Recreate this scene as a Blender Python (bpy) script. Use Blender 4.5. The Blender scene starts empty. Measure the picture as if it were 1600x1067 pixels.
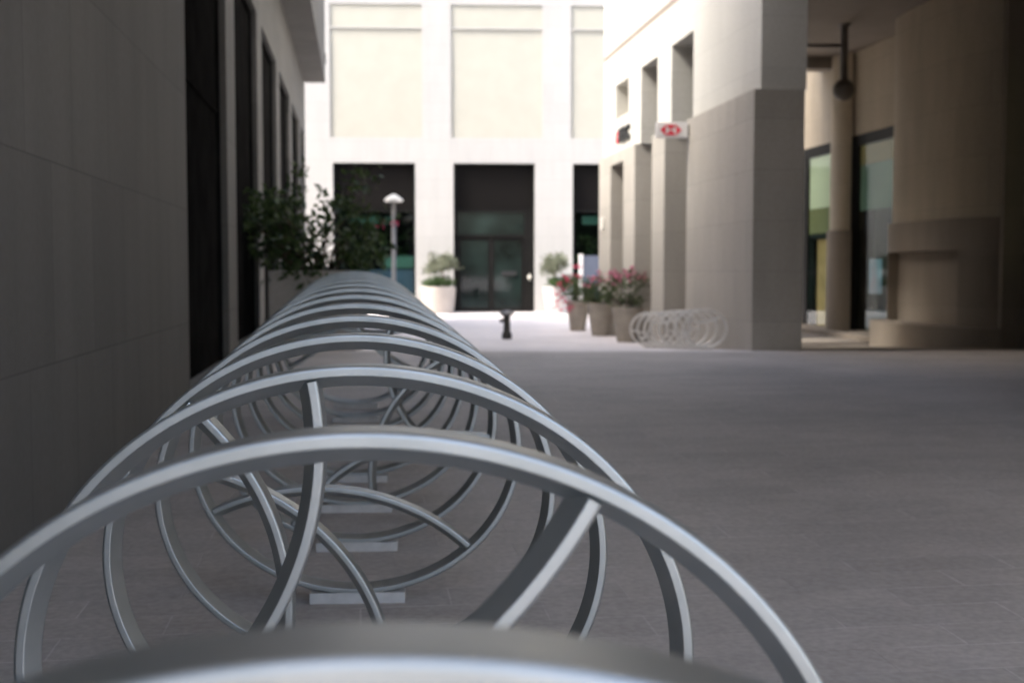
import bpy, bmesh, math, random
from mathutils import Vector, Matrix
random.seed(7)
S = bpy.context.scene
COL = S.collection
PI = math.pi
F = 1900.0
CAMH = 1.2
PITCH = math.atan((533.5 - 424) / F)

# ---------------------------------------------------------------- helpers
def tag(o, label=None, cat=None, group=None, kind=None):
    if label: o['label'] = label
    if cat: o['category'] = cat
    if group: o['group'] = group
    if kind: o['kind'] = kind
    return o

def thing(name, label, cat, loc=(0, 0, 0), rz=0.0, group=None):
    o = bpy.data.objects.new(name, None)
    o.empty_display_size = 0.2
    COL.objects.link(o)
    o.location = loc
    o.rotation_euler = (0, 0, rz)
    return tag(o, label, cat, group)

class MB:
    """collects faces"""
    def __init__(s):
        s.v = []; s.f = []; s.sm = []
    def add(s, verts, faces, smooth=False):
        n = len(s.v)
        s.v += [tuple(v) for v in verts]
        for f in faces:
            s.f.append(tuple(i + n for i in f)); s.sm.append(smooth)
        return s
    def box(s, x0, x1, y0, y1, z0, z1, bev=0.0):
        if bev <= 0:
            v = [(x, y, z) for z in (z0, z1) for y in (y0, y1) for x in (x0, x1)]
            return s.add(v, [(0, 2, 3, 1), (4, 5, 7, 6), (0, 1, 5, 4), (2, 6, 7, 3), (0, 4, 6, 2), (1, 3, 7, 5)])
        bm = bmesh.new()
        bmesh.ops.create_cube(bm, size=1)
        for v in bm.verts:
            v.co = ((x0 + x1) / 2 + v.co.x * (x1 - x0), (y0 + y1) / 2 + v.co.y * (y1 - y0), (z0 + z1) / 2 + v.co.z * (z1 - z0))
        bmesh.ops.bevel(bm, geom=bm.edges[:], offset=bev, segments=2, profile=0.5, affect='EDGES')
        bm.verts.ensure_lookup_table(); bm.verts.index_update()
        s.add([v.co[:] for v in bm.verts], [[v.index for v in f.verts] for f in bm.faces])
        bm.free()
        return s
    def lathe(s, prof, seg=32, cx=0, cy=0, smooth=True, rot=None):
        """prof: list of (r,z)"""
        n = len(prof); v = []
        for i in range(seg):
            a = 2 * PI * i / seg
            for r, z in prof:
                p = Vector((r * math.cos(a), r * math.sin(a), z))
                if rot: p = rot @ p
                v.append((p.x + cx, p.y + cy, p.z))
        f = []
        for i in range(seg):
            j = (i + 1) % seg
            for k in range(n - 1):
                f.append((i * n + k, j * n + k, j * n + k + 1, i * n + k + 1))
        return s.add(v, f, smooth)
    def tube(s, pts, rad, seg=8, cap=True):
        pts = [Vector(p) for p in pts]
        if not isinstance(rad, (list, tuple)): rad = [rad] * len(pts)
        v = []; f = []
        for i, p in enumerate(pts):
            d = (pts[min(i + 1, len(pts) - 1)] - pts[max(i - 1, 0)]).normalized()
            a = d.cross(Vector((0.3, 0.9, 0.31))).normalized() if abs(d.z) > .5 else d.cross(Vector((0, 0, 1))).normalized()
            b = d.cross(a).normalized()
            for k in range(seg):
                t = 2 * PI * k / seg
                v.append(tuple(p + rad[i] * (a * math.cos(t) + b * math.sin(t))))
        for i in range(len(pts) - 1):
            for k in range(seg):
                l = (k + 1) % seg
                f.append((i * seg + k, i * seg + l, (i + 1) * seg + l, (i + 1) * seg + k))
        if cap:
            f.append(tuple(range(seg))); f.append(tuple(range((len(pts) - 1) * seg, len(pts) * seg)))
        return s.add(v, f, True)
    def holed(s, x0, x1, z0, z1, holes, t, y0=0.0):
        """wall in the xz plane, front at y=y0, thickness t, rectangular holes"""
        xs = sorted({x0, x1} | {h[0] for h in holes if x0 < h[0] < x1} | {h[1] for h in holes if x0 < h[1] < x1})
        zs = sorted({z0, z1} | {h[2] for h in holes if z0 < h[2] < z1} | {h[3] for h in holes if z0 < h[3] < z1})
        nx, nz = len(xs) - 1, len(zs) - 1
        def solid(i, j):
            if i < 0 or j < 0 or i >= nx or j >= nz: return False
            cx, cz = (xs[i] + xs[i + 1]) / 2, (zs[j] + zs[j + 1]) / 2
            return not any(h[0] < cx < h[1] and h[2] < cz < h[3] for h in holes)
        ix = {}; v = []; f = []
        def V(i, j, b):
            k = (i, j, b)
            if k not in ix:
                ix[k] = len(v); v.append((xs[i], y0 + (t if b else 0), zs[j]))
            return ix[k]
        for i in range(nx):
            for j in range(nz):
                if not solid(i, j): continue
                f.append((V(i, j, 0), V(i + 1, j, 0), V(i + 1, j + 1, 0), V(i, j + 1, 0)))
                f.append((V(i, j, 1), V(i, j + 1, 1), V(i + 1, j + 1, 1), V(i + 1, j, 1)))
                if not solid(i - 1, j): f.append((V(i, j, 0), V(i, j + 1, 0), V(i, j + 1, 1), V(i, j, 1)))
                if not solid(i + 1, j): f.append((V(i + 1, j, 0), V(i + 1, j, 1), V(i + 1, j + 1, 1), V(i + 1, j + 1, 0)))
                if not solid(i, j - 1): f.append((V(i, j, 0), V(i, j, 1), V(i + 1, j, 1), V(i + 1, j, 0)))
                if not solid(i, j + 1): f.append((V(i, j + 1, 0), V(i + 1, j + 1, 0), V(i + 1, j + 1, 1), V(i, j + 1, 1)))
        return s.add(v, f)
    def mesh(s, name, mat):
        m = bpy.data.meshes.new(name)
        m.from_pydata(s.v, [], s.f)
        m.polygons.foreach_set('use_smooth', s.sm)
        m.materials.append(mat)
        m.update()
        return m
    def build(s, name, mat, parent=None, fix=True):
        m = s.mesh(name, mat)
        if fix:
            bm = bmesh.new(); bm.from_mesh(m)
            bmesh.ops.recalc_face_normals(bm, faces=bm.faces[:])
            bm.to_mesh(m); bm.free()
        return link(name, m, parent)

def link(name, m, parent=None):
    o = bpy.data.objects.new(name, m)
    COL.objects.link(o)
    if parent: o.parent = parent
    return o

# ---------------------------------------------------------------- materials
def new_mat(name):
    m = bpy.data.materials.new(name); m.use_nodes = True
    nt = m.node_tree
    return m, nt, nt.nodes['Principled BSDF']

def mix_noise(nt, vec, c1, c2, scale, detail=4, lo=.35, hi=.65, stretch=None):
    if stretch:
        mp = nt.nodes.new('ShaderNodeMapping'); mp.inputs['Scale'].default_value = stretch
        nt.links.new(vec, mp.inputs['Vector']); vec = mp.outputs[0]
    n = nt.nodes.new('ShaderNodeTexNoise'); n.inputs['Scale'].default_value = scale; n.inputs['Detail'].default_value = detail
    nt.links.new(vec, n.inputs['Vector'])
    r = nt.nodes.new('ShaderNodeMapRange'); r.inputs[1].default_value = lo; r.inputs[2].default_value = hi
    nt.links.new(n.outputs['Fac'], r.inputs[0])
    m = nt.nodes.new('ShaderNodeMix'); m.data_type = 'RGBA'
    nt.links.new(r.outputs[0], m.inputs['Factor'])
    for sock, c in ((m.inputs['A'], c1), (m.inputs['B'], c2)):
        if isinstance(c, tuple): sock_c = [i for i in m.inputs if i.name == sock.name and i.type == 'RGBA'][0]; sock_c.default_value = (*c, 1)
        else: sock_c = [i for i in m.inputs if i.name == sock.name and i.type == 'RGBA'][0]; nt.links.new(c, sock_c)
    return [o for o in m.outputs if o.type == 'RGBA'][0], r.outputs[0]

def mult(nt, a, b, fac=1.0):
    m = nt.nodes.new('ShaderNodeMix'); m.data_type = 'RGBA'; m.blend_type = 'MULTIPLY'
    m.inputs['Factor'].default_value = fac
    A = [i for i in m.inputs if i.name == 'A' and i.type == 'RGBA'][0]; B = [i for i in m.inputs if i.name == 'B' and i.type == 'RGBA'][0]
    nt.links.new(a, A)
    if isinstance(b, tuple): B.default_value = (*b, 1)
    else: nt.links.new(b, B)
    return [o for o in m.outputs if o.type == 'RGBA'][0]

def objvec(nt):
    t = nt.nodes.new('ShaderNodeTexCoord'); return t.outputs['Object']

def bump(nt, bsdf, h, dist, strength=.5):
    b = nt.nodes.new('ShaderNodeBump'); b.inputs['Distance'].default_value = dist; b.inputs['Strength'].default_value = strength
    nt.links.new(h, b.inputs['Height']); nt.links.new(b.outputs[0], bsdf.inputs['Normal'])

def plain(name, c, rough=.6, metal=0.0, var=.12, scale=6, spec=.5):
    m, nt, b = new_mat(name)
    v = objvec(nt)
    lo = tuple(x * (1 - var) for x in c); hi = tuple(min(1, x * (1 + var)) for x in c)
    col, _ = mix_noise(nt, v, lo, hi, scale)
    nt.links.new(col, b.inputs['Base Color'])
    b.inputs['Roughness'].default_value = rough; b.inputs['Metallic'].default_value = metal
    b.inputs['Specular IOR Level'].default_value = spec
    return m

def stone(name, c, bw, bh, mortar=.006, mort_f=.6, var=.10, streak=.10, rough=.75, offz=0.0, spec=.3, depth=.004):
    """ashlar slabs in the local xz plane"""
    m, nt, b = new_mat(name)
    v = objvec(nt)
    sp = nt.nodes.new('ShaderNodeSeparateXYZ'); nt.links.new(v, sp.inputs[0])
    cb = nt.nodes.new('ShaderNodeCombineXYZ')
    nt.links.new(sp.outputs['X'], cb.inputs['X'])
    ad = nt.nodes.new('ShaderNodeMath'); ad.inputs[1].default_value = offz
    nt.links.new(sp.outputs['Z'], ad.inputs[0]); nt.links.new(ad.outputs[0], cb.inputs['Y'])
    br = nt.nodes.new('ShaderNodeTexBrick')
    br.inputs['Scale'].default_value = 1; br.inputs['Brick Width'].default_value = bw; br.inputs['Row Height'].default_value = bh
    br.inputs['Mortar Size'].default_value = mortar; br.inputs['Mortar Smooth'].default_value = .3; br.offset = .5
    br.inputs['Color1'].default_value = (*[x * (1 - var) for x in c], 1)
    br.inputs['Color2'].default_value = (*[x * (1 + var) for x in c], 1)
    br.inputs['Mortar'].default_value = (*[x * mort_f for x in c], 1)
    nt.links.new(cb.outputs[0], br.inputs['Vector'])
    s1, _ = mix_noise(nt, v, (1 - streak,) * 3, (1 + streak * .4,) * 3, 1.6, 7, stretch=(2.2, 2.2, .45))
    s2, h2 = mix_noise(nt, v, (.93, .92, .90), (1.0, 1.0, 1.0), 26, 8)
    col = mult(nt, mult(nt, br.outputs['Color'], s1), s2)
    nt.links.new(col, b.inputs['Base Color'])
    b.inputs['Roughness'].default_value = rough; b.inputs['Specular IOR Level'].default_value = spec
    inv = nt.nodes.new('ShaderNodeMath'); inv.operation = 'SUBTRACT'; inv.inputs[0].default_value = 1
    nt.links.new(br.outputs['Fac'], inv.inputs[1])
    hh = nt.nodes.new('ShaderNodeMath'); hh.operation = 'MULTIPLY_ADD'; hh.inputs[1].default_value = .12
    nt.links.new(h2, hh.inputs[0]); nt.links.new(inv.outputs[0], hh.inputs[2])
    bump(nt, b, hh.outputs[0], depth)
    return m

def paving(name, c, bw, bh, mortar, mort_c, rot, var=.12, stain=.2, rough=.7, tint=(1, 1, 1), spots=True, spec=.35):
    m, nt, b = new_mat(name)
    v = objvec(nt)
    mp = nt.nodes.new('ShaderNodeMapping'); mp.inputs['Rotation'].default_value = (0, 0, rot)
    nt.links.new(v, mp.inputs['Vector'])
    br = nt.nodes.new('ShaderNodeTexBrick')
    br.inputs['Scale'].default_value = 1; br.inputs['Brick Width'].default_value = bw; br.inputs['Row Height'].default_value = bh
    br.inputs['Mortar Size'].default_value = mortar; br.inputs['Mortar Smooth'].default_value = .4; br.offset = .5; br.offset_frequency = 2
    br.inputs['Color1'].default_value = (*[x * (1 - var) for x in c], 1)
    br.inputs['Color2'].default_value = (*[x * (1 + var) for x in c], 1)
    # joints come and go: filled with sand in places, light in others
    mcol, _ = mix_noise(nt, v, tuple(x * .92 for x in c), mort_c, 1.7, 5, .42, .60)
    nt.links.new(mcol, br.inputs['Mortar'])
    nt.links.new(mp.outputs[0], br.inputs['Vector'])
    s1, _ = mix_noise(nt, v, (1 - stain,) * 3, (1 + stain * .5,) * 3, .55, 6)
    s2, h2 = mix_noise(nt, v, (.88, .87, .87), (1.06, 1.06, 1.06), 38, 9)
    s3, _ = mix_noise(nt, mp.outputs[0], (.95, .945, .94), (1.03, 1.03, 1.03), 6.0, 8, stretch=(.8, 1.6, 1))
    col = mult(nt, mult(nt, mult(nt, br.outputs['Color'], s1), s2), s3)
    if spots:
        vo = nt.nodes.new('ShaderNodeTexVoronoi'); vo.inputs['Scale'].default_value = 1.1
        nt.links.new(v, vo.inputs['Vector'])
        r = nt.nodes.new('ShaderNodeMapRange'); r.inputs[1].default_value = .010; r.inputs[2].default_value = .020
        r.inputs[3].default_value = .3; r.inputs[4].default_value = 1
        nt.links.new(vo.outputs['Distance'], r.inputs[0])
        cc = nt.nodes.new('ShaderNodeCombineColor')
        for i in range(3): nt.links.new(r.outputs[0], cc.inputs[i])
        col = mult(nt, col, cc.outputs[0])
    nt.links.new(col, b.inputs['Base Color'])
    b.inputs['Roughness'].default_value = rough; b.inputs['Specular IOR Level'].default_value = spec
    inv = nt.nodes.new('ShaderNodeMath'); inv.operation = 'SUBTRACT'; inv.inputs[0].default_value = 1
    nt.links.new(br.outputs['Fac'], inv.inputs[1])
    hh = nt.nodes.new('ShaderNodeMath'); hh.operation = 'MULTIPLY_ADD'; hh.inputs[1].default_value = .5
    nt.links.new(h2, hh.inputs[0]); nt.links.new(inv.outputs[0], hh.inputs[2])
    bump(nt, b, hh.outputs[0], .0025)
    return m

def leafmat(name, c1, c2, scale=9, rough=.5):
    m, nt, b = new_mat(name)
    v = objvec(nt)
    col, _ = mix_noise(nt, v, c1, c2, scale, 3, .4, .6)
    nt.links.new(col, b.inputs['Base Color'])
    b.inputs['Roughness'].default_value = rough; b.inputs['Specular IOR Level'].default_value = .3
    tr = nt.nodes.new('ShaderNodeBsdfTranslucent'); nt.links.new(col, tr.inputs['Color'])
    mx = nt.nodes.new('ShaderNodeMixShader'); mx.inputs[0].default_value = .25
    out = nt.nodes['Material Output']
    nt.links.new(b.outputs[0], mx.inputs[1]); nt.links.new(tr.outputs[0], mx.inputs[2]); nt.links.new(mx.outputs[0], out.inputs['Surface'])
    return m

def glass(name, tint=(.8, .9, .86), trans=.8, rough=.02):
    m, nt, b = new_mat(name)
    nt.nodes.remove(b)
    t = nt.nodes.new('ShaderNodeBsdfTransparent'); t.inputs['Color'].default_value = (*tint, 1)
    g = nt.nodes.new('ShaderNodeBsdfGlossy'); g.inputs['Roughness'].default_value = rough; g.inputs['Color'].default_value = (.9, .95, .95, 1)
    fr = nt.nodes.new('ShaderNodeFresnel'); fr.inputs['IOR'].default_value = 1.4
    mx = nt.nodes.new('ShaderNodeMixShader')
    ge = nt.nodes.new('ShaderNodeNewGeometry'); fm = nt.nodes.new('ShaderNodeMath'); fm.operation = 'MULTIPLY'; iv = nt.nodes.new('ShaderNodeMath'); iv.operation = 'SUBTRACT'; iv.inputs[0].default_value = 1
    nt.links.new(ge.outputs['Backfacing'], iv.inputs[1]); nt.links.new(iv.outputs[0], fm.inputs[1]); nt.links.new(fr.outputs[0], fm.inputs[0])
    nt.links.new(fm.outputs[0], mx.inputs[0]); nt.links.new(t.outputs[0], mx.inputs[1]); nt.links.new(g.outputs[0], mx.inputs[2])
    nt.links.new(mx.outputs[0], nt.nodes['Material Output'].inputs['Surface'])
    return m

def silver():
    m, nt, b = new_mat('silver_paint')
    v = objvec(nt)
    col, f = mix_noise(nt, v, (.425, .452, .452), (.475, .50, .50), 14, 5)
    dirt, _ = mix_noise(nt, v, (.90, .90, .89), (1.0, 1.0, 1.0), 3.2, 8, .38, .55)
    nt.links.new(mult(nt, col, dirt), b.inputs['Base Color'])
    b.inputs['Metallic'].default_value = 1.0
    b.inputs['Coat Weight'].default_value = .12; b.inputs['Coat Roughness'].default_value = .18
    n = nt.nodes.new('ShaderNodeTexNoise'); n.inputs['Scale'].default_value = 9; n.inputs['Detail'].default_value = 6
    nt.links.new(v, n.inputs['Vector'])
    r = nt.nodes.new('ShaderNodeMapRange'); r.inputs[3].default_value = .42; r.inputs[4].default_value = .52
    nt.links.new(n.outputs['Fac'], r.inputs[0]); nt.links.new(r.outputs[0], b.inputs['Roughness'])
    fl = nt.nodes.new('ShaderNodeTexNoise'); fl.inputs['Scale'].default_value = 900; fl.inputs['Detail'].default_value = 2
    nt.links.new(v, fl.inputs['Vector'])
    bump(nt, b, fl.outputs['Fac'], .0004, .25)
    return m

def emit(name, c, strength, c2=None, scale=1.2):  # self-glow put into the surface in place of indoor lamps
    m, nt, b = new_mat(name)
    v = objvec(nt)
    col, _ = mix_noise(nt, v, c, c2 or tuple(x * .8 for x in c), scale, 2)
    nt.links.new(col, b.inputs['Base Color']); nt.links.new(col, b.inputs['Emission Color'])
    b.inputs['Emission Strength'].default_value = strength
    b.inputs['Roughness'].default_value = .8
    return m

TH = math.atan(.1263)              # the street runs this much to the left of the view
M_SILVER = silver()
M_PALEPAINT = plain('pale_paint', (.72, .70, .65), .45, .15, .05, 10)
M_PLATE = plain('pale_plate', (.54, .53, .51), .55, .0, .08, 20)
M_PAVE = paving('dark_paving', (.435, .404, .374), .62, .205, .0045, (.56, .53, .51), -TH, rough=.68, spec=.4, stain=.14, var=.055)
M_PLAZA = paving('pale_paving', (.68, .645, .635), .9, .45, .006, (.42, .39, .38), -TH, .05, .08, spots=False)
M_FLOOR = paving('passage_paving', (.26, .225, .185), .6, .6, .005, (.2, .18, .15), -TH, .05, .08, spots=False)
M_LEFT = stone('grey_limestone', (.156, .152, .140), .78, .83, .005, .72, .07, .09, offz=.41 - .83 + .83 * 2 - .41 * 2 + .41 + .01)
M_FACADE = stone('white_stone', (.43, .426, .412), 1.2, .55, .006, .85, .02, .04)
M_CREAM = plain('cream_render', (.395, .386, .328), .8, 0, .03, 2)
M_RIGHT = stone('cream_stone', (.555, .543, .495), .9, .6, .005, .86, .03, .03)
M_DADO = stone('tan_stone', (.415, .388, .342), .9, .6, .005, .80, .05, .06)
M_INNER = stone('sand_stone', (.47, .405, .305), 1.1, .7, .006, .85, .03, .08)
M_INNERDADO = stone('taupe_stone', (.265, .225, .18), 1.1, .7, .006, .85, .04, .08)
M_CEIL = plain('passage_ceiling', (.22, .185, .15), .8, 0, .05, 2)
M_DARK = plain('dark_bronze', (.008, .0077, .0072), .5, 0, .15, 5, .12)
M_SHUT = plain('dark_shutter', (.017, .0165, .016), .8, 0, .2, 3, .0)
M_TRIM = plain('worn_steel_trim', (.03, .03, .03), .6, 0)
M_GRILLE = None
M_PANE = plain('dark_glass', (.012, .020, .018), .04, 0, .6, .8, .3)
M_CLEAR = glass('clear_glass')
M_BLIND = emit('glowing_blind', (.50, .42, .31), .09, (.45, .38, .27))
M_WOOD = emit('lamplit_wood', (.42, .24, .11), .08, (.30, .17, .07), 3)
M_GREENROOM = emit('green_room', (.10, .13, .095), .06)
M_OLIVE = emit('olive_room', (.10, .085, .025), .10)
M_OLIVE2 = emit('olive_blind', (.20, .155, .07), .05)
M_WOOD2 = emit('dim_wood', (.17, .11, .045), .06, (.2, .12, .04), 3)
M_TEAL = emit('teal_reflection', (.055, .12, .105), .05)  # glowing colour standing in for teal reflections in the facade glass
M_SEA = emit('blue_reflection', (.05, .075, .13), .05)  # likewise for the blue reflection low in the glass
M_MOSS = plain('green_reflection', (.06, .09, .03), .8, 0, .5, 4)  # green tone for the same window reflections
M_ROOM = plain('dark_room', (.045, .045, .035), .9)
M_POSTER = emit('blue_poster', (.14, .22, .28), .10, (.22, .16, .20), 3.0)
M_PLANTER = stone('planter_stone', (.50, .47, .43), 3, 3, .0, 1, .02, .12)
M_TAUPE = plain('taupe_clay', (.34, .305, .255), .7, 0, .10, 5)
M_PALEPOT = plain('pale_pot', (.40, .36, .325), .7, 0, .06, 3)
M_WHITEPOT = plain('whitish_pot', (.44, .42, .41), .7, 0, .06, 3)
M_SOIL = plain('soil', (.05, .035, .025), .95, 0, .3, 30)
M_LEAF = leafmat('dark_leaf', (.025, .05, .018), (.065, .10, .028))
M_LEAF2 = leafmat('mid_leaf', (.035, .07, .02), (.07, .12, .035))
M_LEAF3 = leafmat('grey_leaf', (.13, .15, .10), (.21, .22, .155))
M_LEAF4 = leafmat('olive_leaf', (.05, .08, .028), (.09, .115, .045))
M_TWIG = plain('twig_bark', (.10, .075, .05), .9, 0, .2, 15)
M_RED = leafmat('red_petal', (.62, .05, .12), (.68, .14, .22), 20)
M_PINK = leafmat('pink_petal', (.52, .14, .22), (.60, .26, .32), 20)
M_MAUVE = leafmat('mauve_petal', (.56, .12, .24), (.62, .22, .32), 20)
M_IRON = plain('weathered_iron', (.045, .042, .038), .6, .2, .2, 12)
M_LAMP = plain('cream_enamel', (.80, .78, .70), .4, 0, .03)
M_POST = plain('grey_post', (.20, .195, .19), .5, .2)
M_PENDANT = plain('bronze_globe', (.10, .085, .07), .5, .1)
M_WHITE = plain('sign_white', (.72, .70, .68), .5, 0, .02)
M_SIGNRED = plain('sign_red', (.62, .02, .05), .5, 0, .04)
M_BLACK = plain('sign_black', (.015, .015, .016), .5, 0, .1)
M_BOARD = plain('slate_blue_board', (.085, .10, .14), .5, 0, .06)
M_SHADE_BLOCK = plain('white_shade_block', (.72, .71, .69), .85, 0, .05, 1)  # for the added block overhead, pale to lighten the hoops below

def grille_mat():
    m, nt, b = new_mat('perforated_grille')
    v = objvec(nt)
    w = nt.nodes.new('ShaderNodeTexWave'); w.bands_direction = 'Z'; w.inputs['Scale'].default_value = 4.2
    nt.links.new(v, w.inputs['Vector'])
    r = nt.nodes.new('ShaderNodeValToRGB')
    r.color_ramp.elements[0].color = (.003, .0026, .0024, 1); r.color_ramp.elements[1].color = (.010, .0088, .008, 1)
    nt.links.new(w.outputs['Fac'], r.inputs[0]); nt.links.new(r.outputs[0], b.inputs['Base Color'])
    b.inputs['Roughness'].default_value = .6; b.inputs['Specular IOR Level'].default_value = .08
    bump(nt, b, w.outputs['Fac'], .01)
    return m
M_GRILLE = grille_mat()

# ---------------------------------------------------------------- foliage
def leaf(b, c, s, rng, up=.3):
    d = Vector((rng.gauss(0, 1), rng.gauss(0, 1), rng.gauss(0, 1) + up)).normalized()
    a = d.cross(Vector((rng.gauss(0, 1), rng.gauss(0, 1), rng.gauss(0, 1)))).normalized()
    n = d.cross(a)
    L, W = s * rng.uniform(.75, 1.3), s * rng.uniform(.22, .34)
    p = [c, c + d * L * .5 + a * W + n * W * .3, c + d * L, c + d * L * .5 - a * W + n * W * .3]
    b.add(p, [(0, 1, 2), (0, 2, 3)])

def crown(tips, per, spread, size, seed, up=.3):
    rng = random.Random(seed); b = MB()
    for t in tips:
        t = Vector(t)
        for _ in range(per):
            c = t + Vector((rng.gauss(0, spread), rng.gauss(0, spread), rng.gauss(0, spread * .8)))
            leaf(b, c, size, rng, up)
    return b

def ell_tips(n, c, r, seed, shell=.35):
    rng = random.Random(seed); out = []
    while len(out) < n:
        p = Vector((rng.uniform(-1, 1), rng.uniform(-1, 1), rng.uniform(-1, 1)))
        if shell < p.length < 1: out.append((c[0] + p.x * r[0], c[1] + p.y * r[1], c[2] + p.z * r[2]))
    return out

# ---------------------------------------------------------------- ground
CREST = 13.95
def gz(y):
    if y < -4.5: return -.017 + .02218 * (-4.5 - .579)
    if y <= CREST: return -.017 + .02218 * (y - .579)
    top = -.017 + .02218 * (CREST - .579)
    if y < 19.5: return top * (1 - (y - CREST) / (19.5 - CREST))
    return 0.0

def ground(name, ys, mat, x0=-60, x1=60, dz=0):
    b = MB(); v = []; f = []
    for y in ys:
        v += [(x0, y, gz(y) + dz), (x1, y, gz(y) + dz)]
    for i in range(len(ys) - 1):
        f.append((2 * i, 2 * i + 1, 2 * i + 3, 2 * i + 2))
    b.add(v, f)
    o = b.build(name, mat, fix=False)
    return tag(o, kind='structure')
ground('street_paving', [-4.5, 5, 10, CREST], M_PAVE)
pf = MB()
pv = []
for yy in (14.3, 16, 19.5, 22, 26): pv += [(3.2 + 1.57 - .1263 * yy + .45, yy, gz(yy) + .004), (9.2 - .1263 * yy, yy, gz(yy) + .004)]
pf.add(pv, [(2 * i, 2 * i + 1, 2 * i + 3, 2 * i + 2) for i in range(4)])
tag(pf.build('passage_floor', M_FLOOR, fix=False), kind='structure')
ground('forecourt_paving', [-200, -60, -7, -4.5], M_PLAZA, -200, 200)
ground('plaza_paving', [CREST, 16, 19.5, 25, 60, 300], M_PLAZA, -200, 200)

# ---------------------------------------------------------------- bike hoops
HW, HH = .5 * 1.13151, .5
def profile_pts():
    """house shaped section: flat outside, straight sides, pointed inside; corners rounded. (u outward, v back)"""
    corners = [((0, 0), .0058), ((0, .066), .0058), ((-.0175, .066), .0032), ((-.0372, .033), .006), ((-.0175, 0), .0032)]
    out = []
    n = len(corners)
    for i, (c, r) in enumerate(corners):
        c = Vector(c); a = (Vector(corners[i - 1][0]) - c).normalized(); b = (Vector(corners[(i + 1) % n][0]) - c).normalized()
        half = a.angle(b) / 2
        d = r / math.tan(half)
        cen = c + (a + b).normalized() * (r / math.sin(half))
        p0, p1 = c + a * d, c + b * d
        out.append(p0 + a * .0006)
        for k in range(5):
            t = k / 4
            q = (p0 - cen).lerp(p1 - cen, t).normalized() * r + cen
            out.append(q)
        out.append(p1 + b * .0006)
    return out
PROF = profile_pts()

def sweep(path, normals, closed, dv=0.0, kv=1.0, ks=1.0):
    b = MB(); n = len(PROF); v = []; f = []
    for (x, z), (nx, nz) in zip(path, normals):
        for q in PROF:
            v.append((x + nx * q.x * ks, dv + q.y * kv, z + nz * q.x * ks))
    m = len(path)
    for i in range(m if closed else m - 1):
        j = (i + 1) % m
        for k in range(n):
            l = (k + 1) % n
            f.append((i * n + k, j * n + k, j * n + l, i * n + l))
    b.add(v, f, True)
    if not closed:
        b.add(v[:n], [tuple(range(n))]); b.add(v[-n:], [tuple(range(n))])
    return b

def hoop_mesh(seg=160, ks=1.0):
    pa, no = [], []
    for i in range(seg):
        t = 2 * PI * i / seg
        pa.append((HW * math.cos(t), HH + HH * math.sin(t)))
        nn = Vector((math.cos(t) / HW, math.sin(t) / HH)).normalized(); no.append((nn.x, nn.y))
    return sweep(pa, no, True, 0, 1, ks)

def brace_mesh(a0, ks=1.0):
    """arc from angle a0 to a0+109 deg on the rim, bulging towards the middle of the hoop"""
    a0 = math.radians(a0); a1 = a0 + math.radians(109)
    R = 1.287; k = .955
    mid = (a0 + a1) / 2
    # centre of the arc lies outside the rim on the bisector
    half = math.radians(54.5)
    dist = .288 + R
    cx, cz = dist * math.cos(mid), dist * math.sin(mid)
    pa, no = [], []
    # angle of end points seen from the centre
    sx, sz = k * math.cos(a0) - cx, k * math.sin(a0) - cz
    ex, ez = k * math.cos(a1) - cx, k * math.sin(a1) - cz
    t0, t1 = math.atan2(sz, sx), math.atan2(ez, ex)
    while t1 - t0 > PI: t1 -= 2 * PI
    while t1 - t0 < -PI: t1 += 2 * PI
    N = 48
    for i in range(N + 1):
        t = t0 + (t1 - t0) * i / N
        px, pz = cx + R * math.cos(t), cz + R * math.sin(t)
        nn = Vector((math.cos(t) / HW, math.sin(t) / HH)).normalized()
        pa.append((px * HW + nn.x * .008, HH + pz * HH + nn.y * .008)); no.append((nn.x, nn.y))
    return sweep(pa, no, False, .0012, .96, ks)

def take(b, name, mat):
    o = b.build(name, mat, None); m = o.data
    bpy.data.objects.remove(o)
    return m
def plate(mat):
    return MB().box(-.163, .163, -.004, .09, -.031, .006, .002).mesh('base_plate', mat)
KIT = {'near': (take(hoop_mesh(), 'hoop', M_SILVER), plate(M_PLATE), M_SILVER, 1.0),
       'far': (take(hoop_mesh(72, 1.7), 'hoop', M_PALEPAINT), plate(M_PALEPAINT), M_PALEPAINT, 1.7)}
BRACES = {}
def brace_me(kit, deg):
    deg %= 360
    if (kit, deg) not in BRACES:
        BRACES[kit, deg] = take(brace_mesh(deg, KIT[kit][3]), 'brace', KIT[kit][2])
    return BRACES[kit, deg]
def make_hoop(kit, x, y, z, rz, deg, label, group, sc=1.0):
    r = thing('bike_hoop', label, 'bike rack', (x, y, z), rz, group)
    r.scale = (sc, sc, sc)
    link('hoop', KIT[kit][0], r); link('brace', brace_me(kit, deg), r); link('base_plate', KIT[kit][1], r)
    return r

near_lab = [
 'nearest silver bike hoop, only its blurred top showing at the bottom edge',
 'second nearest silver bike hoop, the large one with its brace meeting the rim upper right',
 'silver bike hoop third from the camera, brace dropping from the top of its rim',
 'silver bike hoop fourth from the camera, brace slanting down from its upper left',
 'silver bike hoop fifth from the camera, brace starting at the left of its rim',
 'silver bike hoop sixth from the camera, brace arching across its lower half',
 'silver bike hoop seventh from the camera, brace curving through its lower right',
 'silver bike hoop eighth from the camera, brace standing up on the right',
 'silver bike hoop ninth from the camera, brace bowing in from its right side',
 'silver bike hoop tenth from the camera, fourth from the far end of the row',
 'silver bike hoop third from the far end of the long row of large hoops',
 'silver bike hoop second from the far end of the long row, beside the last',
 'last silver bike hoop at the far end of the long row, nearest the square planter',
]
for k in range(13):
    make_hoop('near', -.07154 - .09202 * k, .57944 + .70858 * k, .01352 + .015717 * k, .05847, 26 + 36 * k,
              near_lab[k], 'silver hoops of the long bike rack')
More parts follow.
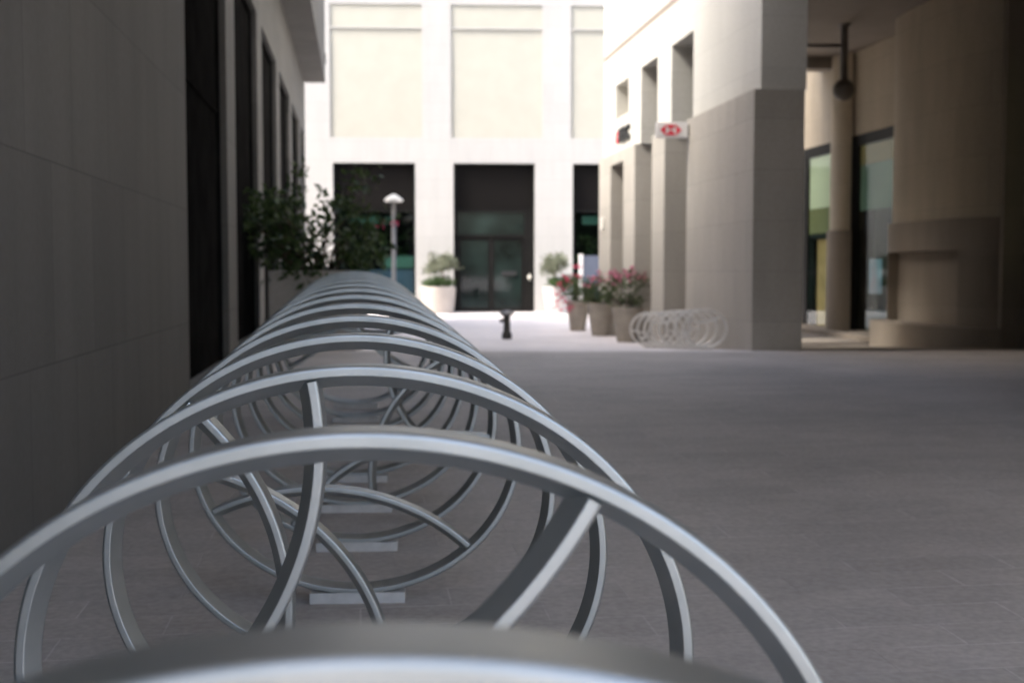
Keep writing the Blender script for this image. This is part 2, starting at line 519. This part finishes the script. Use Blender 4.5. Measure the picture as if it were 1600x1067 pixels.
words = ['first', 'second', 'third', 'fourth', 'fifth', 'sixth', 'seventh', 'eighth']
for k in range(8):
    t = k / 7
    x, y = 2.42 + (1.99 - 2.42) * t, 15.2 + 2.4 * t
    make_hoop('far', x, y, gz(y) + .031 * .52, TH, 40 + 72 * k,
              'small pale bike hoop by the arcade wall, %s from the right in its row' % words[k], 'small hoops of the rack by the arcade', .504)

# ---------------------------------------------------------------- left building (local x along the street, y into the wall)
LB = thing('stone_building', 'dark grey limestone building along the left with tall dark windows and an overhanging upper storey', 'building', (-1.26, 0, 0), PI / 2 + TH)
pitch, w0, ww = 3.69, 9.10, 2.84
opens = [(w0 + pitch * i, min(w0 + pitch * i + ww, 29.2), -.6, 4.46) for i in range(6)]
MB().holed(-2, 29.85, -1, 5.69, opens, .125).build('wall', M_LEFT, LB)
b = MB()
b.box(-2, 29.85, .126, .6, -1, 5.69)
b.build('core', M_SHUT, LB)
for i, (a0, a1, z0, z1) in enumerate(opens):
    g = gz(a0)
    w = MB().box(a0 + .002, a1 - .002, .095, .122, g + .16, z1 - .002).build('window', M_SHUT, LB)
    fr = MB()
    fr.box(a0 + .004, a0 + .064, .06, .094, g + .162, z1 - .07); fr.box(a1 - .064, a1 - .004, .06, .094, g + .162, z1 - .07)
    fr.box(a0 + .004, a1 - .004, .058, .094, z1 - .069, z1 - .004)
    fr.build('frame', M_SHUT, w)
    if i == 0: MB().box(a0 + .07, a1 - .07, .076, .094, 2.70, 2.75, .004).build('transom', M_SHUT, w)
    MB().box(a0 + .003, a1 - .003, -.02, .124, g - .1, g + .158, .006).build('sill', M_LEFT, w)
MB().box(-2, 29.6, -.5, 11, 5.70, 8.0).build('upper_storey', M_LEFT, LB)
MB().box(-2, 13.2, -.48, 11, 8.002, 19).build('top_storeys', M_LEFT, LB)  # unseen storeys, height and end set for the shade they cast
MB().box(-2, 29.85, .61, 11, -1, 5.69).build('rear_block', M_LEFT, LB)
# small bracket light under the overhang
MB().box(29.605, 29.66, -.52, -.42, 6.15, 6.4, .01).build('end_fitting', M_DARK, LB)

# ---------------------------------------------------------------- unseen block added over the street to darken it, above the frame
BR = thing('shade_block', 'unseen white block added above the street to shape its light', 'light blocker', (0, 0, 0), TH)
MB().box(-1.6, 4.75, -.3, 12.4, 5.1, 11).build('wall', M_SHADE_BLOCK, BR)

# ---------------------------------------------------------------- facade at the end of the plaza
FB = thing('pale_facade_building', 'sunlit white stone building closing the plaza, with cream panels over tall dark openings', 'building', (0, 35.6, 0), math.radians(2.8))
px = lambda p: (p - 800) * 35.6 / F
bay = 3.48
A0, A1 = px(523.5), px(650)
op = [(A0 + bay * i, A1 + bay * i, -1, 4.33) for i in (-2, -1, 0, 1, 2, 3, 4)]
pan, pan2 = [], []
for i in (-2, -1, 0, 1, 2, 3, 4):
    pan.append((px(520) + bay * i, px(661) + bay * i, 5.06, 8.17)); pan2.append((px(520) + bay * i, px(661) + bay * i, 8.21, 8.86))
MB().holed(-14, 16, -.5, 13, op + pan + pan2, .34).build('wall', M_FACADE, FB)
MB().box(-14, 16, 2.4, 9, -.5, 13).build('rear_block', M_FACADE, FB)
b = MB()
for q in pan: b.box(q[0] + .001, q[1] - .001, .045, .33, q[2] + .001, q[3] - .001)
for q in pan2: b.box(q[0] + .001, q[1] - .001, .04, .33, q[2] + .001, q[3] - .001)
b.build('cream_panel', M_CREAM, FB)
def shop_window(i):
    a0, a1, _, z1 = op[i + 2]
    W = thing('window', None, None); W.parent = FB
    MB().box(a0 + .06, a1 - .06, .20, .26, 3.0, z1 - .06).build('grille', M_GRILLE, W)
    f = MB()
    f.box(a0 + .002, a0 + .058, .14, .33, .02, z1 - .002); f.box(a1 - .058, a1 - .002, .14, .33, .02, z1 - .002)
    f.box(a0 + .06, a1 - .06, .14, .33, z1 - .058, z1 - .002); f.box(a0 + .06, a1 - .06, .15, .33, 2.93, 2.998)
    f.box(a0 + .06, a1 - .06, .15, .33, .02, .10)
    f.build('frame', M_DARK, W)
    MB().box(a0 + .062, a1 - .062, .21, .225, .102, 2.928).build('pane', M_CLEAR, W)
    MB().box(a0 - .2, a1 + .2, 1.9, 2.0, 0, 4.2).build('back_wall', M_SHUT, W)
    MB().box(a0 - .2, a1 + .2, .35, 1.89, 3.2, 3.3).build('soffit', M_SHUT, W)
    MB().box(a0 - .2, a1 + .2, .35, 1.89, -.1, .09).build('shop_floor', M_ROOM, W)
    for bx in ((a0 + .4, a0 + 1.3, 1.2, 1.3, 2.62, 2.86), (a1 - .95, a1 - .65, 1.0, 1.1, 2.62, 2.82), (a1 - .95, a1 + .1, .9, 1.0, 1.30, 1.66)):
        MB().box(*bx, .02).build('teal_reflection', M_TEAL, W)  # panels imitating teal patches reflected in the pane
    q = MB(); q.box(a0 + .75, a1 + .1, .95, 1.5, .35, 1.25, .03); q.build('counter', M_SEA, W)  # blue block in place of a blue reflection in the pane
    crown([(a0 + .3 + .25 * k, 1.5, 1.5 + .9 * ((k * 37) % 10) / 10) for k in range(9)], 40, .16, .13, 61 + i).build('foliage', M_LEAF, W, fix=False)  # leaves put in for the green reflected in the pane
    return W
for i in (-1, 0, 2, 3): shop_window(i)
def entrance(i):
    a0, a1, _, z1 = op[i + 2]
    W = thing('door', None, None); W.parent = FB
    MB().box(a0 + .06, a1 - .06, .20, .26, 3.0, z1 - .06).build('grille', M_GRILLE, W)
    f = MB()
    f.box(a0 + .002, a0 + .12, .14, .33, .02, z1 - .002); f.box(a1 - .30, a1 - .002, .14, .33, .02, 2.998)
    f.box(a1 - .058, a1 - .002, .14, .33, 3.0, z1 - .002)
    f.box(a0 + .122, a1 - .06, .14, .33, z1 - .058, z1 - .002); f.box(a0 + .122, a1 - .302, .15, .33, 2.93, 2.998)
    f.box(a0 + .122, a1 - .302, .15, .33, 2.19, 2.27)
    f.build('frame', M_DARK, W)
    MB().box(a0 + .124, a1 - .304, .21, .225, 2.272, 2.928).build('transom_pane', M_PANE, W)
    c0, c1 = a0 + .122, a1 - .302; m = (c0 + c1) / 2
    for q, (l0, l1) in enumerate(((c0, m - .004), (m + .004, c1))):
        L = MB().box(l0 + .085, l1 - .085, .205, .22, .14, 2.10).build('door_leaf', M_PANE, W)
        d = MB()
        d.box(l0, l0 + .084, .19, .235, .02, 2.188); d.box(l1 - .084, l1, .19, .235, .02, 2.188)
        d.box(l0 + .085, l1 - .085, .19, .235, .02, .139); d.box(l0 + .085, l1 - .085, .19, .235, 2.101, 2.188)
        d.build('leaf_frame', M_DARK, L)
        if q == 1: MB().box(l0 + .30, l1 - .22, .165, .204, 1.08, 1.20, .008).build('push_plate', M_BLACK, L)
    MB().lathe([(0, -.03), (.05, -.03), (.055, 0), (.05, .03), (0, .03)], 16, a1 - .15, .11).build('handle', M_LAMP, W).location.z = 1.03
    MB().box(a1 - .165, a1 - .135, .11, .139, .93, 1.13).build('lock_plate', M_LAMP, W)
entrance(1)

# ---------------------------------------------------------------- right building: arcade wall, passage and inner wall
RB = thing('arcade_building', 'cream stone building on the right with a tan plinth and tall arcade openings', 'building', (4.77, 0, 0), -PI / 2 + TH)
K = math.cos(TH)
def A(Y): return -Y / K       # local x of a depth
NEAR, FARE = A(14.5), A(23.7)
o_up = [(A(18.62), A(17.42), -1, 4.6), (A(20.62), A(19.47), -1, 4.6), (A(22.62), A(21.55), -1, 3.14), (A(22.62), A(21.55), 3.98, 4.6)]
MB().holed(FARE, NEAR, 3.345, 5.19, [h for h in o_up], .56).build('wall', M_RIGHT, RB)
o_lo = [(A(18.66), A(17.40), -1, 5), (A(20.66), A(19.45), -1, 5), (A(22.62), A(21.55), -1, 3.14)]
MB().holed(FARE + .0, NEAR + .03, -.6, 3.343, o_lo, .62, -.09).build('plinth', M_DADO, RB)
MB().box(FARE - .02, A(-.2), .003, 4.33, 5.30, 16).build('upper_storey', M_RIGHT, RB)
MB().box(A(8.2), A(-.2), .004, 4.32, -.6, 5.18).build('near_wing', M_RIGHT, RB)  # out-of-view wing added to enclose the street and darken it
MB().box(A(8.2) - .02, A(-.2), -.06, .003, -.6, 3.343).build('near_plinth', M_DADO, RB)
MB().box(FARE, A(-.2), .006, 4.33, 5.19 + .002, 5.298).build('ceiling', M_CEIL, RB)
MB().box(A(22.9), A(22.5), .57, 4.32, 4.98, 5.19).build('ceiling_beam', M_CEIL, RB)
# inner wall, front face at local y = 4.33
Y0 = 4.33
win = [(A(24.7), A(22.72), .12, 3.68), (A(22.3), A(19.9), .12, 3.68), (A(16.1), A(14.6), .12, 4.3)]
MB().holed(A(26.5), A(-.2), 1.95, 15.5, [h for h in win], .35, Y0).build('inner_wall', M_INNER, RB)
MB().holed(A(26.5), A(-.2), -.6, 1.948, [h for h in win], .40, Y0 - .05).build('inner_plinth', M_INNERDADO, RB)
# bowed piers in front of the inner wall; sa..sb keeps only a stretch of the curve
def half_column(ya, yb, proud, z0, z1, name, mat, corner=1.0, sa=None, sb=None):
    xa, xb = A(yb), A(ya)
    s0 = 0.0 if sb is None else (A(sb) - xa) / (xb - xa)
    s1 = 1.0 if sa is None else (A(sa) - xa) / (xb - xa)
    pts = []
    n = 40
    for i in range(n + 1):
        u = .5 - .5 * math.cos(PI * i / n)
        t = s0 + (s1 - s0) * u
        d = max(0, 1 - abs(2 * t - 1) ** corner) ** (1 / corner)
        pts.append((xa + (xb - xa) * t, Y0 - .06 - proud * d))
    v = []; f = []
    for x, y in pts: v += [(x, y, z0), (x, y, z1)]
    for i in range(n): f.append((2 * i, 2 * i + 2, 2 * i + 3, 2 * i + 1))
    m = len(v); e0, e1 = pts[0][0], pts[-1][0]
    v += [(e0, Y0 - .055, z0), (e0, Y0 - .055, z1), (e1, Y0 - .055, z0), (e1, Y0 - .055, z1)]
    top = [2 * i + 1 for i in range(n + 1)]; bot = [2 * i for i in range(n + 1)]
    caps = [tuple(top + [m + 3, m + 1]), tuple(bot + [m + 2, m]), (m, m + 1, 1, 0), (m + 2, m + 3, 2 * n + 1, 2 * n)]
    bb = MB(); bb.add(v, f, True)
    used = sorted({i for c in caps for i in c}); re = {i: k for k, i in enumerate(used)}
    bb.add([v[i] for i in used], [tuple(re[i] for i in c) for c in caps])
    return bb.build(name, mat, RB)
half_column(21.95, 22.65, .22, 1.95, 5.18, 'column', M_INNER, 2.0)
half_column(21.90, 22.70, .27, -.3, 1.948, 'column_plinth', M_INNERDADO, 2.0)
half_column(16.25, 19.45, .62, 1.95, 5.18, 'bowed_pier', M_INNER, 3.0)
half_column(16.2, 19.52, .67, 1.50, 1.948, 'pier_band', M_INNERDADO, 3.0)
half_column(16.2, 19.52, .67, .42, 1.498, 'pier_cheek', M_INNERDADO, 3.0, 19.12, 19.52)
half_column(16.2, 19.52, .67, .42, 1.498, 'pier_cheek', M_INNERDADO, 3.0, 16.2, 16.75)
half_column(16.2, 19.52, .46, .42, 1.497, 'recessed_panel', M_INNERDADO, 3.0, 16.76, 19.11)
half_column(16.1, 19.7, .95, -.3, .418, 'bench_base', M_INNERDADO, 3.0)
MB().box(A(16.2), A(16.1), Y0 - .35, Y0 - .06, -.3, 5.17).build('post', M_INNERDADO, RB)
MB().box(A(24.9), A(19.8), Y0 - .45, Y0 - .06, -.2, .10, .01).build('step', M_INNERDADO, RB)
def inner_window(h, kind):
    x0, x1, z0, z1 = h            # x0 is the far side
    W = thing('window', None, None); W.parent = RB
    jw = (.42, .50, .12)[kind]
    f = MB()
    f.box(x0 + .002, x0 + jw, Y0 + .004, Y0 + .345, z0 + .002, z1 - .20); f.box(x1 - .10, x1 - .002, Y0 + .004, Y0 + .345, z0 + .002, z1 - .20)
    f.box(x0 + .002, x1 - .002, Y0 + .002, Y0 + .345, z1 - .198, z1 - .002)
    f.build('frame', M_DARK, W)
    p0, p1 = x0 + jw + .002, x1 - .102
    MB().box(p0, p1, Y0 + .02, Y0 + .03, z0 + .01, z1 - .2).build('pane', M_CLEAR, W)
    MB().box(x0 - .2, x1 + .2, Y0 + .36, Y0 + .5, -.3, 4.6).build('room', M_ROOM, W)
    if kind == 0:
        MB().box(p0, p1, Y0 + .05, Y0 + .06, 2.45, z1 - .21).build('blind', M_BLIND, W)
        MB().box(p0, p1, Y0 + .05, Y0 + .065, 1.95, 2.44).build('lower_blind', M_OLIVE2, W)
        MB().box(p0, p1, Y0 + .032, Y0 + .10, 1.84, 1.94).build('rail', M_DARK, W)
        MB().box(p0 + .28, p1, Y0 + .12, Y0 + .15, .1, 1.83).build('wood_panel', M_WOOD, W)
        MB().box(p0, p0 + .27, Y0 + .05, Y0 + .14, z0 + .01, 1.83).build('lower_panel', M_SHUT, W)
    elif kind == 1:
        MB().box(p0, p1, Y0 + .06, Y0 + .07, 2.3, 3.12).build('blind', M_GREENROOM, W)
        MB().box(p0, p1, Y0 + .06, Y0 + .08, 3.13, z1 - .21).build('wood_panel', M_WOOD2, W)
        MB().box(p0 + .35, p0 + .85, Y0 + .10, Y0 + .12, .80, 1.42).build('poster', M_POSTER, W)
        MB().box(p0 + .2, p1, Y0 + .10, Y0 + .30, .15, .5, .02).build('counter', M_BOARD, W)
    else:
        MB().box(p0, p1, Y0 + .06, Y0 + .08, 1.2, z1 - .21).build('blind', M_OLIVE, W)
for q, h in enumerate(win): inner_window(h, q)

# wall lettering: red and white emblem, then black letters
def text_mesh(txt, size, ext):
    c = bpy.data.curves.new('lettering', 'FONT'); c.body = txt; c.size = size; c.extrude = ext; c.offset = .008
    o = bpy.data.objects.new('lettering', c); COL.objects.link(o)
    bpy.context.view_layer.update()
    m = bpy.data.meshes.new_from_object(o.evaluated_get(bpy.context.evaluated_depsgraph_get()))
    bpy.data.objects.remove(o)
    return m
def emblem(b, x, y, z, w, h):
    """hexagon of four red triangles, standing 3 mm proud of y"""
    hw, hh = w / 4, h / 2
    tri = [[(-hw, hh), (-2 * hw, 0), (-hw, -hh)], [(hw, hh), (hw, -hh), (2 * hw, 0)],
           [(-hw, hh), (0, 0), (hw, hh)], [(-hw, -hh), (hw, -hh), (0, 0)]]
    for t in tri:
        v = [(x + p, y, z + q) for p, q in t] + [(x + p, y + .006, z + q) for p, q in t]
        b.add(v, [(0, 1, 2), (3, 5, 4), (0, 3, 4, 1), (1, 4, 5, 2), (2, 5, 3, 0)])
WS = thing('wall_lettering', 'black lettering with a small red hexagon emblem on the cream wall above the far opening', 'sign', (4.77, 0, 0), -PI / 2 + TH)
tm = text_mesh('HSBC', .36, .02); tm.materials.clear(); tm.materials.append(M_BLACK)
o = link('letters', tm, WS); o.rotation_euler = (PI / 2, 0, 0); o.location = (A(22.25), -.022, 3.52)
b = MB(); emblem(b, A(22.45), -.008, 3.64, .36, .22); b.build('emblem', M_SIGNRED, WS)

SG = thing('hanging_sign', 'white projecting sign with red hexagon emblem on a black bracket', 'sign', (2.03, 17.25, 3.075))
MB().box(0, .445, 0, .09, 0, .215, .006).build('lightbox', M_WHITE, SG)
b = MB(); emblem(b, .205, -.007, .1075, .30, .145); b.build('emblem', M_SIGNRED, SG)
b = MB(); b.box(.446, .53, .025, .065, .03, .185); b.build('bracket', M_BLACK, SG)

# pendant lamp in the passage
PN = thing('pendant_lamp', 'bronze globe lamp hanging from the passage ceiling on a thick rod', 'lamp', (5.40, 20.0, 5.28))
MB().lathe([(0, -.105), (.10, -.105), (.10, -.06), (.062, -.04), (.062, -1.0), (.0, -1.0)], 20).build('rod', M_PENDANT, PN)
MB().lathe([(0.001, -1.31)] + [(.175 * math.sin(PI * i / 16), -1.135 - .175 * math.cos(PI * i / 16)) for i in range(1, 16)] + [(.001, -.96)], 28).build('globe', M_PENDANT, PN)
MB().tube([(-.06, 0, -.42), (-.9, 0, -.42)], .03, 8).build('cross_arm', M_PENDANT, PN)

# small wall box by the far corner
MB().box(-.06, .06, -.06, 0, -.12, .12, .01).build('wall_light', M_LAMP)
o = bpy.data.objects['wall_light']; o.location = (4.77 - .1263 * 23.2 - .095, 23.2, 2.1); o.rotation_euler = (0, 0, -PI / 2 + TH)
tag(o, 'small cream wall light on the last arcade pier', 'wall light')

# big square planter and its shrub behind the rack
PY = 14.6
SP = thing('square_planter', 'tall dark grey square planter beside the left wall behind the rack', 'planter', (-2.42, PY + .5, gz(PY)), .05)
b = MB()
b.box(-.52, .52, -.52, -.46, -.05, .96, .006); b.box(-.52, .52, .46, .52, -.05, .96, .006)
b.box(-.52, -.461, -.459, .459, -.05, .955, .006); b.box(.461, .52, -.459, .459, -.05, .955, .006)
b.build('box', M_PLANTER, SP)
MB().box(-.455, .455, -.455, .455, .5, .88).build('soil', M_SOIL, SP)
rng = random.Random(3)
SH = thing('leafy_shrub', 'dark green leafy shrub in the square planter, a red blossom at its right tip', 'shrub', (-2.42, PY + .5, gz(PY) + .88), 0)
sx = lambda p: (p - 800) * (PY + .5) / F + 2.42
sz = lambda p: CAMH + (424 - p) * (PY + .5) / F - gz(PY) - .88
clump = [(400, 330, 24), (430, 330, 26), (385, 365, 14), (415, 350, 26), (446, 345, 28), (490, 335, 26), (500, 362, 24), (440, 375, 30), (462, 385, 28), (452, 410, 26),
         (500, 395, 22), (530, 330, 16), (560, 350, 24), (530, 310, 12), (566, 378, 26), (575, 395, 24), (556, 405, 24), (560, 415, 20), (505, 415, 22),
         (470, 290, 12), (478, 268, 7), (555, 282, 12), (585, 280, 12), (566, 300, 8), (512, 312, 16), (430, 400, 18), (600, 352, 10), (580, 365, 16), (520, 380, 22), (395, 352, 16), (380, 340, 8), (600, 405, 14), (488, 425, 20), (520, 430, 20), (450, 428, 18)]
tips = []
for (cx, cy, r) in clump:
    k = max(2, int(r * r / (50 if cx < 478 else 120 if cx < 528 else 66)))
    for _ in range(k):
        a = rng.uniform(0, 2 * PI); q = math.sqrt(rng.random()) * r
        tips.append((sx(cx + q * math.cos(a)), rng.uniform(-.5, .5) * (.5 + r / 30), sz(cy + q * math.sin(a))))
crown(tips, 8, .07, .115, 5).build('foliage', M_LEAF, SH, fix=False)
b = MB()
for t in tips[::4]:
    r0 = Vector((rng.uniform(-.2, .2), rng.uniform(-.2, .2), 0))
    tv = Vector(t); m1 = r0.lerp(tv, .45) + Vector((0, 0, .12)) + Vector((rng.gauss(0, .04), rng.gauss(0, .04), 0))
    b.tube([r0, m1, tv], [.014, .009, .004], 6)
b.build('stems', M_TWIG, SH)
b = crown([(sx(597), -.1, sz(350)), (sx(618), -.1, sz(351))], 8, .03, .06, 9)
b.build('blossom', M_RED, SH, fix=False)

# facade planters, each with a low hedge and a small grey standard tree
def round_pot(name, x, y, r0, r1, h, mat, label, cat='planter', group=None, rim=.04):
    t = thing(name, label, cat, (x, y, gz(y)), 0, group)
    MB().lathe([(0, 0), (r0, 0), (r0 * 1.01, .02), (r1, h - .03), (r1 + .004, h - .01), (r1 - .006, h), (r1 - rim, h), (r1 - rim - .01, h - .12)], 40).build('pot', mat, t)
    MB().lathe([(0, h - .10), (r1 - rim - .004, h - .10)], 32).build('soil', M_SOIL, t)
    return t
def standard_tree(x, y, z, label, sd, sxr=.42, zc=.74):
    T = thing('standard_tree', label, 'tree', (x, y, z), 0, 'grey standard trees by the entrance')
    crown(ell_tips(46, (0, 0, zc), (sxr, .34, .24), sd, .2) + ell_tips(8, (-.3, 0, zc - .22), (.3, .2, .1), sd + 1, 0), 26, .06, .085, sd).build('crown', M_LEAF3, T, fix=False)
    MB().tube([(0, 0, -.05), (.015, 0, .2), (-.01, 0, .4), (0, 0, zc - .05)], [.028, .022, .02, .014], 8).build('trunk', M_TWIG, T)
def low_hedge(x, y, z, label, sd, rx=.5):
    H = thing('low_hedge', label, 'shrub', (x, y, z), 0, 'low hedges in the entrance planters')
    crown(ell_tips(70, (0, 0, .16), (rx, .40, .2), sd, .1), 22, .05, .06, sd).build('foliage', M_LEAF2, H, fix=False)
    MB().tube([(0, 0, -.05), (0, .02, .25)], [.03, .015], 6).build('stem', M_TWIG, H)
x1 = (685 - 800) * 34.7 / F; y1 = 34.7
round_pot('round_planter', x1, y1, .44, .50, .76, M_PALEPOT, 'pale beige planter left of the glass entrance doors')
low_hedge(x1, y1, .70, 'low green hedge in the beige planter left of the entrance', 21, .46)
standard_tree(x1 + .14, y1, .70, 'small grey-green standard tree in the planter left of the entrance', 22)
x2 = (872 - 800) * 34.7 / F
round_pot('round_planter', x2, y1, .33, .44, .76, M_WHITEPOT, 'whitish tapered planter right of the glass entrance doors')
low_hedge(x2 + .02, y1, .70, 'low green hedge in the whitish planter right of the entrance', 24, .42)
standard_tree(x2 - .08, y1, .70, 'small grey-green standard tree in the planter right of the entrance', 25, .34)

# three taupe pots with flowering shrubs along the arcade
def flower(b, c, s, rng):
    for k in range(5):
        leaf(b, c, s, rng, .2)
def flower_shrub(x, y, z, label, sd, rx, rz, matl, matf, nfl, extra=()):
    T = thing('flowering_shrub', label, 'shrub', (x, y, z), 0, 'flowering shrubs in the taupe pots')
    tp = ell_tips(46, (0, 0, rz * .95), (rx, rx * .8, rz), sd, .25)
    crown(tp, 17, .05, .062, sd).build('foliage', matl, T, fix=False)
    rg = random.Random(sd + 50); b = MB()
    top = sorted(tp, key=lambda p: -p[2] - abs(p[0]) * .5)
    for p in top[:nfl]:
        for _ in range(3):
            flower(b, Vector(p) + Vector((rg.gauss(0, .06), rg.gauss(0, .06) - .03, rg.uniform(.0, .1))), .055, rg)
    for p in extra:
        for _ in range(5):
            flower(b, Vector(p) + Vector((rg.gauss(0, .05), rg.gauss(0, .04), rg.gauss(0, .04))), .06, rg)
    b.build('blossom', matf, T, fix=False)
    b = MB()
    for p in tp[::5]:
        q = Vector(p); b.tube([(0, 0, -.08), (q.x * .35, q.y * .35, q.z * .5), q], [.014, .009, .004], 6)
    b.build('stems', M_TWIG, T)
pots = [(903, 24.6, .155, .245, .60, 'taupe round pot farthest along the arcade, holding the red flowers', 'shrub with red flowers spilling over the farthest taupe pot', M_LEAF2, M_RED),
        (939, 22.7, .17, .265, .60, 'taupe round pot between the two other arcade pots', 'olive shrub with pale pink flowers in the middle taupe pot', M_LEAF4, M_PINK),
        (980, 20.7, .17, .27, .59, 'taupe round pot nearest the small bike rack', 'loose shrub with mauve flowers on top in the taupe pot nearest the small rack', M_LEAF4, M_MAUVE)]
for q, (p, y, r0, r1, h, lp, ls, ml, mf) in enumerate(pots):
    x = (p - 800) * y / F
    round_pot('flower_pot', x, y, r0, r1, h, M_TAUPE, lp, 'pot', 'taupe pots along the arcade', .03)
    ex = [(-.36, -.15, .16), (-.28, -.2, .02), (-.42, -.1, -.05), (-.16, -.25, -.04), (-.5, -.1, .2), (-.30, -.1, .3), (-.05, 0, .72)] if q == 0 else []
    flower_shrub(x, y, gz(y) + h - .06, ls, 31 + q, .40 if q else .42, .30 if q < 2 else .34, ml, mf, (12, 9, 16)[q], ex)

# bollard hydrant in the plaza
HY = thing('hydrant', 'short dark iron hydrant standing alone on the plaza', 'hydrant', ((792 - 800) * 21.6 / F, 21.6, 0), .1)
MB().lathe([(0, 0), (.088, 0), (.088, .085), (.08, .11), (.066, .13), (.062, .15), (.058, .36), (.066, .385), (.074, .42), (.0, .42)], 24).build('body', M_IRON, HY)
MB().lathe([(0, .42), (.128, .42), (.133, .44), (.12, .475), (.08, .50), (.02, .51), (0, .515)], 24).build('cap', M_POST, HY)
b = MB(); b.tube([(-.05, 0, .33), (-.105, 0, .325)], .032, 12); b.tube([(-.105, 0, .325), (-.125, 0, .323)], .040, 12); b.build('nozzle', M_IRON, HY)

# lamp post
LP = thing('lamp_post', 'slim grey post with a cream mushroom cap in front of the left facade window', 'street lamp', ((616 - 800) * 30 / F, 30, 0))
MB().lathe([(0, 0), (.12, 0), (.12, .03), (.055, .05), (.05, 2.9), (0, 2.9)], 20).build('post', M_POST, LP)
MB().lathe([(0, 2.90), (.21, 2.905), (.235, 2.93), (.215, 2.965), (.13, 3.03), (.06, 3.075), (0, 3.09)], 32).build('cap', M_LAMP, LP)

# slate blue board standing near the facade on the right
BD = thing('display_board', 'slate blue board with a pale post behind the flower pots', 'board', ((920 - 800) * 33 / F, 33, 0), .05)
MB().box(-.16, .42, 0, .04, .85, 1.62, .006).build('panel', M_BOARD, BD)
b = MB(); b.box(-.27, -.165, -.02, .06, 0, 1.66, .006); b.build('post', M_WHITE, BD)
MB().box(.36, .42, .005, .035, 0, .848).build('leg', M_DARK, BD)

# ---------------------------------------------------------------- world, sun, camera
W = bpy.data.worlds.new('World'); S.world = W; W.use_nodes = True
nt = W.node_tree
sky = nt.nodes.new('ShaderNodeTexSky'); sky.sky_type = 'NISHITA'; sky.sun_disc = False
EL = math.radians(48)
sd = Vector((-.93, -.37, 0)).normalized()
sky.sun_elevation = EL
sky.sun_rotation = math.atan2(sd.x, sd.y)
sky.dust_density = 5.0; sky.air_density = 1.0; sky.ozone_density = 1.0
nt.links.new(sky.outputs[0], nt.nodes['Background'].inputs['Color'])
nt.nodes['Background'].inputs['Strength'].default_value = .11
L = bpy.data.lights.new('sun', 'SUN'); L.energy = 1.1; L.angle = math.radians(14); L.color = (1, .975, .94)
lo = bpy.data.objects.new('sun', L); COL.objects.link(lo)
to_sun = Vector((sd.x * math.cos(EL), sd.y * math.cos(EL), math.sin(EL)))
lo.rotation_euler = to_sun.to_track_quat('Z', 'Y').to_euler()
lo.location = to_sun * 60

cd = bpy.data.cameras.new('camera'); cam = bpy.data.objects.new('camera', cd); COL.objects.link(cam)
cd.sensor_width = 36; cd.lens = F / 1600 * 36
cam.location = (0, 0, CAMH); cam.rotation_euler = (PI / 2 - PITCH, 0, 0)
cd.clip_end = 2000; cd.clip_start = .02
cd.dof.use_dof = True; cd.dof.focus_distance = 2.5; cd.dof.aperture_fstop = 4.2
S.camera = cam

S.view_settings.view_transform = 'Standard'; S.view_settings.look = 'None'
S.view_settings.exposure = 2.6; S.view_settings.gamma = 1
S.render.engine = 'CYCLES'
S.cycles.use_denoising = True
S.cycles.max_bounces = 10; S.cycles.diffuse_bounces = 6; S.cycles.glossy_bounces = 4; S.cycles.transparent_max_bounces = 8
S.cycles.sample_clamp_indirect = 8
